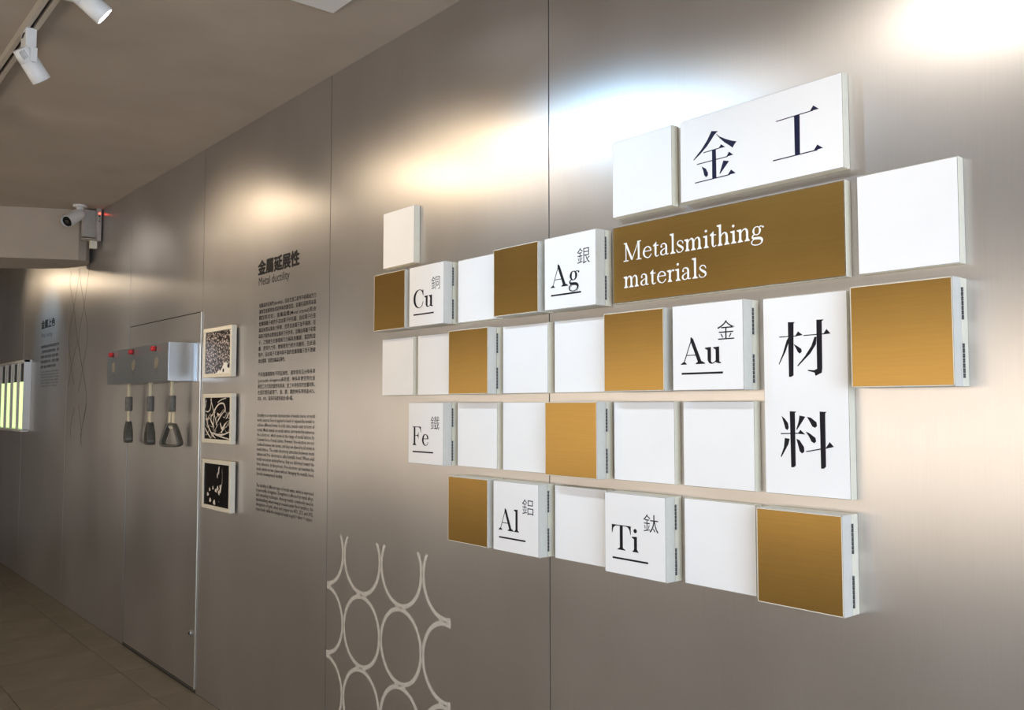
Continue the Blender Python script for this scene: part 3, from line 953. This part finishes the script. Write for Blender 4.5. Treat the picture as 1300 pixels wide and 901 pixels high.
ZH1 = ['金屬具有延展性(ductility)，因此在金工創作中能藉由外力', '讓線型金屬彎曲或延伸來改變造型。金屬在固態時以晶', '體型態存在，金屬晶體(Metal crystal)是由', '金屬陽離子被許多自由電子所包圍，自由電子在金',
       '屬晶格間以庫侖力移動，但是自由電子並不侷限，在', '兩原子間而由整個金屬原子所共有，這種由陽離子和電', '子，之間產生的靜電吸引力稱為金屬鍵，當固態金', '屬，受到外力時，會順著受力的方向變形，在此過',
       '程中，自由電子可維持兩平面的金屬陽離子而不致破', '壞金屬鍵，因而金屬具延展性。']
ZH2 = ['不同金屬種類有不同延展性，通常使用百分伸長率', '(percentile elongation)來表述。伸長率會受到合金', '與加工方式而改變而有差異，金工中常使用的金屬材料，', '在固定變因處理下，金、銀、銅的伸長率約為45%、', '25%、30%，延長的長度則為金>銀>銅。']
EN1 = ['Ductility is an important characteristic of metals; hence, in metal', 'work, external force is applied to bend or expand the metals to', 'achieve different forms. In solid state, metals exist in form of', 'crystal. Metal crystals are metal cations surrounded by numerous',
       'free electrons, which move in the range of metal lattices by', 'Coulomb force of metal cations. However, free electrons are not', 'confined between two atoms, and they are shared by all atoms in', 'metal lattices. The static electricity attraction between metal',
       'cations and free electrons is called metallic bond. When solid', 'metals encounter external forces, they are deformed toward the', 'force direction. In this process, free electrons can maintain the', 'metal cations on two planes without damaging the metallic bond,', 'thereby showing metal ductility.']
EN2 = ['The ductility of different types of metals varies, which is expressed', 'in percentile elongation. Elongation is affected by metal alloys', 'and annealing technique. Among metals commonly used in', 'metalsmithing, when being processed under fixed variables, the', 'elongations of gold, silver and copper are 45%, 25% and 30%,', 'respectively, while the elongated length is gold > silver > copper.']
def rows(L, x0, x1, zt, zb, size, last=1.0):
    n = len(L)
    out = []
    for i, s in enumerate(L):
        xe = x1 if i < n - 1 else x0 + (x1 - x0) * last
        out.append((s, x0, xe, zt + (zb - zt) * i / (n - 1), size))
    return out
text_block('wall_lettering', rows(ZH1, -1.213, -.608, 2.082, 1.804, .0235, .5), 'upper Chinese paragraph of the ductility text', M['ink_wall'], off=.004)
text_block('wall_lettering', rows(ZH2, -1.213, -.608, 1.737, 1.618, .0235, .64), 'shorter Chinese paragraph of the ductility text', M['ink_wall'], off=.004)
text_block('wall_lettering', rows(EN1, -1.213, -.608, 1.536, 1.248, .0255, .48), 'long English paragraph of the ductility text', M['ink_wall'], off=.002)
text_block('wall_lettering', rows(EN2, -1.213, -.612, 1.191, 1.075, .0255, .99), 'lowest English paragraph of the ductility text', M['ink_wall'], off=.002)

mb = MB()
for q_, (dx, dz) in enumerate([(-.008, 0), (.008, 0), (0, .003), (0, -.003)]):
    put_text(mb, '金屬上色', -5.860 + dx, 2.280 + dz, -.0006 - q_ * .00003, M['ink_wall'], x1=-5.370 + dx, height=.074, res=1)
o = mb.build('wall_lettering', wall); o['label'] = 'bold black heading on the far stretch of wall'
mb = MB(); put_text(mb, 'Metal coloring', -5.85, 2.185, -.0006, M['ink_grey'], x1=-5.46, height=.056, res=1)
o = mb.build('wall_lettering', wall); o['label'] = 'grey subheading on the far stretch of wall'
text_block('wall_lettering', rows(['金屬表面經過加熱或化學藥劑處理會產生顏色', '，並隨著時間 與厚度有所變化，不同', '金屬所 呈現 的色彩 也各不相同，', '常見的處理方式有，加熱法 陽極', '處理 與化學著色等等'], -5.85, -5.21, 2.105, 1.925, .028, .85), 'small Chinese paragraph on the far stretch of wall', M['ink_wall'], off=.008)
text_block('wall_lettering', rows(['The surface of metal can be colored by means of', 'heating or by chemical treatment, and the colors', 'vary with time and with thickness of the layer;', 'common methods include heating, anodizing and', 'patination, each giving its own range of tones', 'to copper, silver, iron and titanium.'], -5.84, -5.205, 1.885, 1.76, .024, .95), 'small English paragraph on the far stretch of wall', M['ink_grey'], off=.006)

# ------------------------------------------------------------------ circle pattern decal
mb = MB()
PX = .2985
cxs = [-.484, -.1885, .0965, .384]
CZS = [1.113, .822, .531, .240]
cx_first = -.1875
Rr = .1475
pitch = .2915
X0d, X1d = -.478, .430
def arc_ring(cx_, cz_, r0, r1):
    N = 72
    for i in range(N):
        a0, a1 = 2 * math.pi * i / N, 2 * math.pi * (i + 1) / N
        P = [(cx_ + r * math.cos(a), cz_ + r * math.sin(a)) for a, r in ((a0, r0), (a0, r1), (a1, r1), (a1, r0))]
        cxm = sum(p[0] for p in P) / 4; czm = sum(p[1] for p in P) / 4
        if cxm < X0d or cxm > X1d or czm > 1.047:
            continue
        mb.faces([(min(X1d, max(X0d, p[0])), -.0005, min(1.048, p[1])) for p in P], [(0, 1, 2, 3)], M['decal'])
for i in range(4):
    cxx = cx_first + pitch * (i - 1)
    for j in range(5):
        czz = .6775 + (1 - j) * pitch
        arc_ring(cxx, czz, Rr - .0170, Rr)
        # fillets where two rings touch above each other
        for s_ in range(-9, 9):
            xa, xb = s_ * .0042, (s_ + 1) * .0042
            ga, gb = (pitch / 2 - math.sqrt(Rr * Rr - xa * xa) + .002), (pitch / 2 - math.sqrt(Rr * Rr - xb * xb) + .002)
            zt = czz + pitch / 2
            if zt > 1.04 or cxx + xb > X1d or cxx + xa < X0d:
                continue
            mb.faces([(cxx + xa, -.00055, zt - ga), (cxx + xb, -.00055, zt - gb), (cxx + xb, -.00055, zt + gb), (cxx + xa, -.00055, zt + ga)], [(0, 1, 2, 3)], M['decal'])
dec = mb.build('circle_decal', wall)
dec['label'] = 'pale lattice of touching rings stuck low on the metal wall'

# ------------------------------------------------------------------ thin line lattice far along the wall
mb = MB()
LN = [
 [(-4.862, 2.687), (-4.90, 2.59), (-4.763, 2.379), (-4.624, 2.11), (-4.456, 1.875), (-4.316, 1.624), (-4.444, 1.392), (-4.432, 1.277)],
 [(-4.655, 2.69), (-4.64, 2.62), (-4.763, 2.379), (-4.891, 2.15), (-4.80, 1.92), (-4.70, 1.762)],
 [(-4.60, 2.69), (-4.585, 2.58), (-4.46, 2.38), (-4.337, 2.135), (-4.456, 1.875), (-4.568, 1.692)],
 [(-4.336, 2.68), (-4.36, 2.60), (-4.46, 2.38), (-4.59, 2.13), (-4.48, 1.90)],
 [(-4.624, 2.11), (-4.79, 1.90), (-4.87, 1.75)],
 [(-4.664, 1.574), (-4.765, 1.42), (-4.74, 1.33)], [(-4.55, 1.60), (-4.444, 1.392), (-4.46, 1.30)], [(-4.316, 1.624), (-4.46, 1.36)],
]
for L in LN:
    for q in strip(catmull([(a, b, .0085) for a, b in L], 5)):
        mb.faces([(p[0], -.0005, p[1]) for p in q], [(0, 1, 2, 3)], M['wire_line'])
o = mb.build('line_decal', wall); o['label'] = 'thin dark crossing lines like stretched mesh on the far stretch of wall'

# ------------------------------------------------------------------ lit column display at the far left
px0, px1, pz0, pz1 = -8.0, -6.215, 1.362, 2.018
root = empty('column_display', (px0, 0, pz0), 'white wall cabinet of narrow lit green columns, far left', 'display')
w, h = px1 - px0, pz1 - pz0
mb = MB()
mb.box(0, w, -.012, -.001, 0, h, M['whiteplastic'])
mb.build('back_panel', root)
mb = MB(); mb.box(w - .012, w, -.06, -.012, 0, h, M['whiteplastic'], .002); mb.build('side_panel', root)
mb = MB(); mb.box(0, w, -.06, -.012, h - .022, h, M['whiteplastic'], .002); mb.build('top_panel', root)
mb = MB(); mb.box(0, w, -.075, -.012, -.012, .012, M['whiteplastic'], .002); mb.build('shelf', root)
pit = .285
k = 0
x = w - .012
while x > .1:
    a, b_ = x - pit + .06, x - .02
    mb = MB(); mb.box(a, b_, -.045, -.012, .02, h * .69, M['liquid'], .002); lc = mb.build('lit_column', root)
    mb = MB()
    for j in range(4):
        mb.box(a + .03, b_ - .03, -.0455, -.0452, .12 + j * .022, .125 + j * .022, M['ink_grey'])
    mb = None
    mb = MB(); mb.box(a, b_, -.040, -.012, h * .69, h - .03, M['black'], .002); mb.build('dark_window', root)
    mb = MB(); mb.box(a + .10, b_ - .04, -.0415, -.0402, h * .74, h - .07, M['ink_grey']); mb.build('window_print', root)
    mb = MB(); mb.box(b_, b_ + .02, -.058, -.012, .012, h - .022, M['whiteplastic'], .002); mb.build('divider', root)
    mb = MB(); mb.box(a - .04, a, -.050, -.012, .012, h - .022, M['whiteplastic'], .002); mb.build('divider', root)
    x -= pit
    k += 1

# ------------------------------------------------------------------ security camera and beacon at the beam
root = empty('security_camera', (-3.975, -.168, CEIL), 'white bullet security camera hanging from the ceiling by the beam', 'security camera')
mb = MB()
mb.tube([(0, 0, 0), (0, 0, -.012), (0, 0, -.016)], [.048, .048, .040], M['whiteplastic'], 24)
mb.build('base', root)
mb = MB()
mb.tube([(0, 0, -.016), (0, 0, -.045), (-.003, -.005, -.075)], [.026, .020, .018], M['whiteplastic'], 16)
mb.build('stem', root)
P0 = Vector((.02, .015, -.060)); P1 = Vector((.10, -.105, -.150))
dv = (P1 - P0).normalized()
mb = MB()
ring = []
Lb = (P1 - P0).length
ts = [0, .04, .15, .5, .85, 1.0]
mb.tube([tuple(P0 + dv * Lb * t) for t in ts], [.014, .026, .036, .040, .042, .042], M['whiteplastic'], 24)
cb = mb.build('camera_body', root)
mb = MB()
mb.tube([tuple(P1 - dv * .001), tuple(P1 + dv * .004)], .037, M['glass_dark'], 24)
mb.tube([tuple(P1 + dv * .003), tuple(P1 + dv * .007)], .014, M['black'], 16)
mb.build('lens', root)
mb = MB()
sunv = Vector((0, 0, 1))
mb.tube([tuple(P0 + dv * Lb * .3 + sunv * .006), tuple(P1 + dv * .018 + sunv * .006)], [.043, .045], M['whiteplastic'], 24, caps=False)
mb.build('sun_shield', root)

root = empty('alarm_unit', (-4.02, -.012, 2.815), 'grey wall alarm unit with a red light, beside the security camera', 'alarm')
mb = MB(); mb.box(-.07, -.028, -.115, .008, .03, .235, M['plastic_grey'], .003); mb.build('back_box', root)
mb = MB(); mb.box(-.020, .025, -.030, .0, .0, .250, M['plastic_grey'], .003); fp = mb.build('front_unit', root)
mb = MB(); mb.tube([(.025, -.015, .205), (.030, -.015, .205)], .006, M['led_red'], 12); mb.build('red_light', root)
mb = MB()
for zz, r_ in ((.185, .007), (.165, .003), (.148, .005)):
    mb.tube([(.0245, -.015, zz), (.0265, -.015, zz)], r_, M['black'], 10)
mb.build('port', root)
mb = MB()
mb.tube([(-.02, -.07, .004), (-.02, -.07, .012)], .055, M['plastic_grey'], 24)
mb.build('round_tray', root)
mb = MB(); mb.box(-.04, .0, -.065, -.02, -.055, .002, M['edge'], .002); mb.build('tag_plate', root)

# ------------------------------------------------------------------ lit showcase on the opposite side of the gallery
root = empty('showcase', (0, YB, 0), 'long dark showcase with a warm backlit band on the opposite wall', 'showcase')
mb = MB(); mb.box(-6.61, 3.6, 0.0, .42, .0, .75, M['room'], .005); mb.build('plinth', root)
mb = MB(); mb.box(-6.61, 3.6, 0.0, .42, 2.14, 2.26, M['room'], .005); mb.build('canopy', root)
for k in range(7):
    xa = -6.46 + k * 1.43
    mb = MB(); mb.box(xa, xa + 1.33, .02, .05, .80, 2.10, M['showcase_glow']); mb.build('backlit_panel', root)
for k in range(8):
    xa = -6.51 + k * 1.43
    mb = MB(); mb.box(xa - .05, xa + .05, 0.0, .42, .75, 2.14, M['room'], .003); mb.build('upright', root)
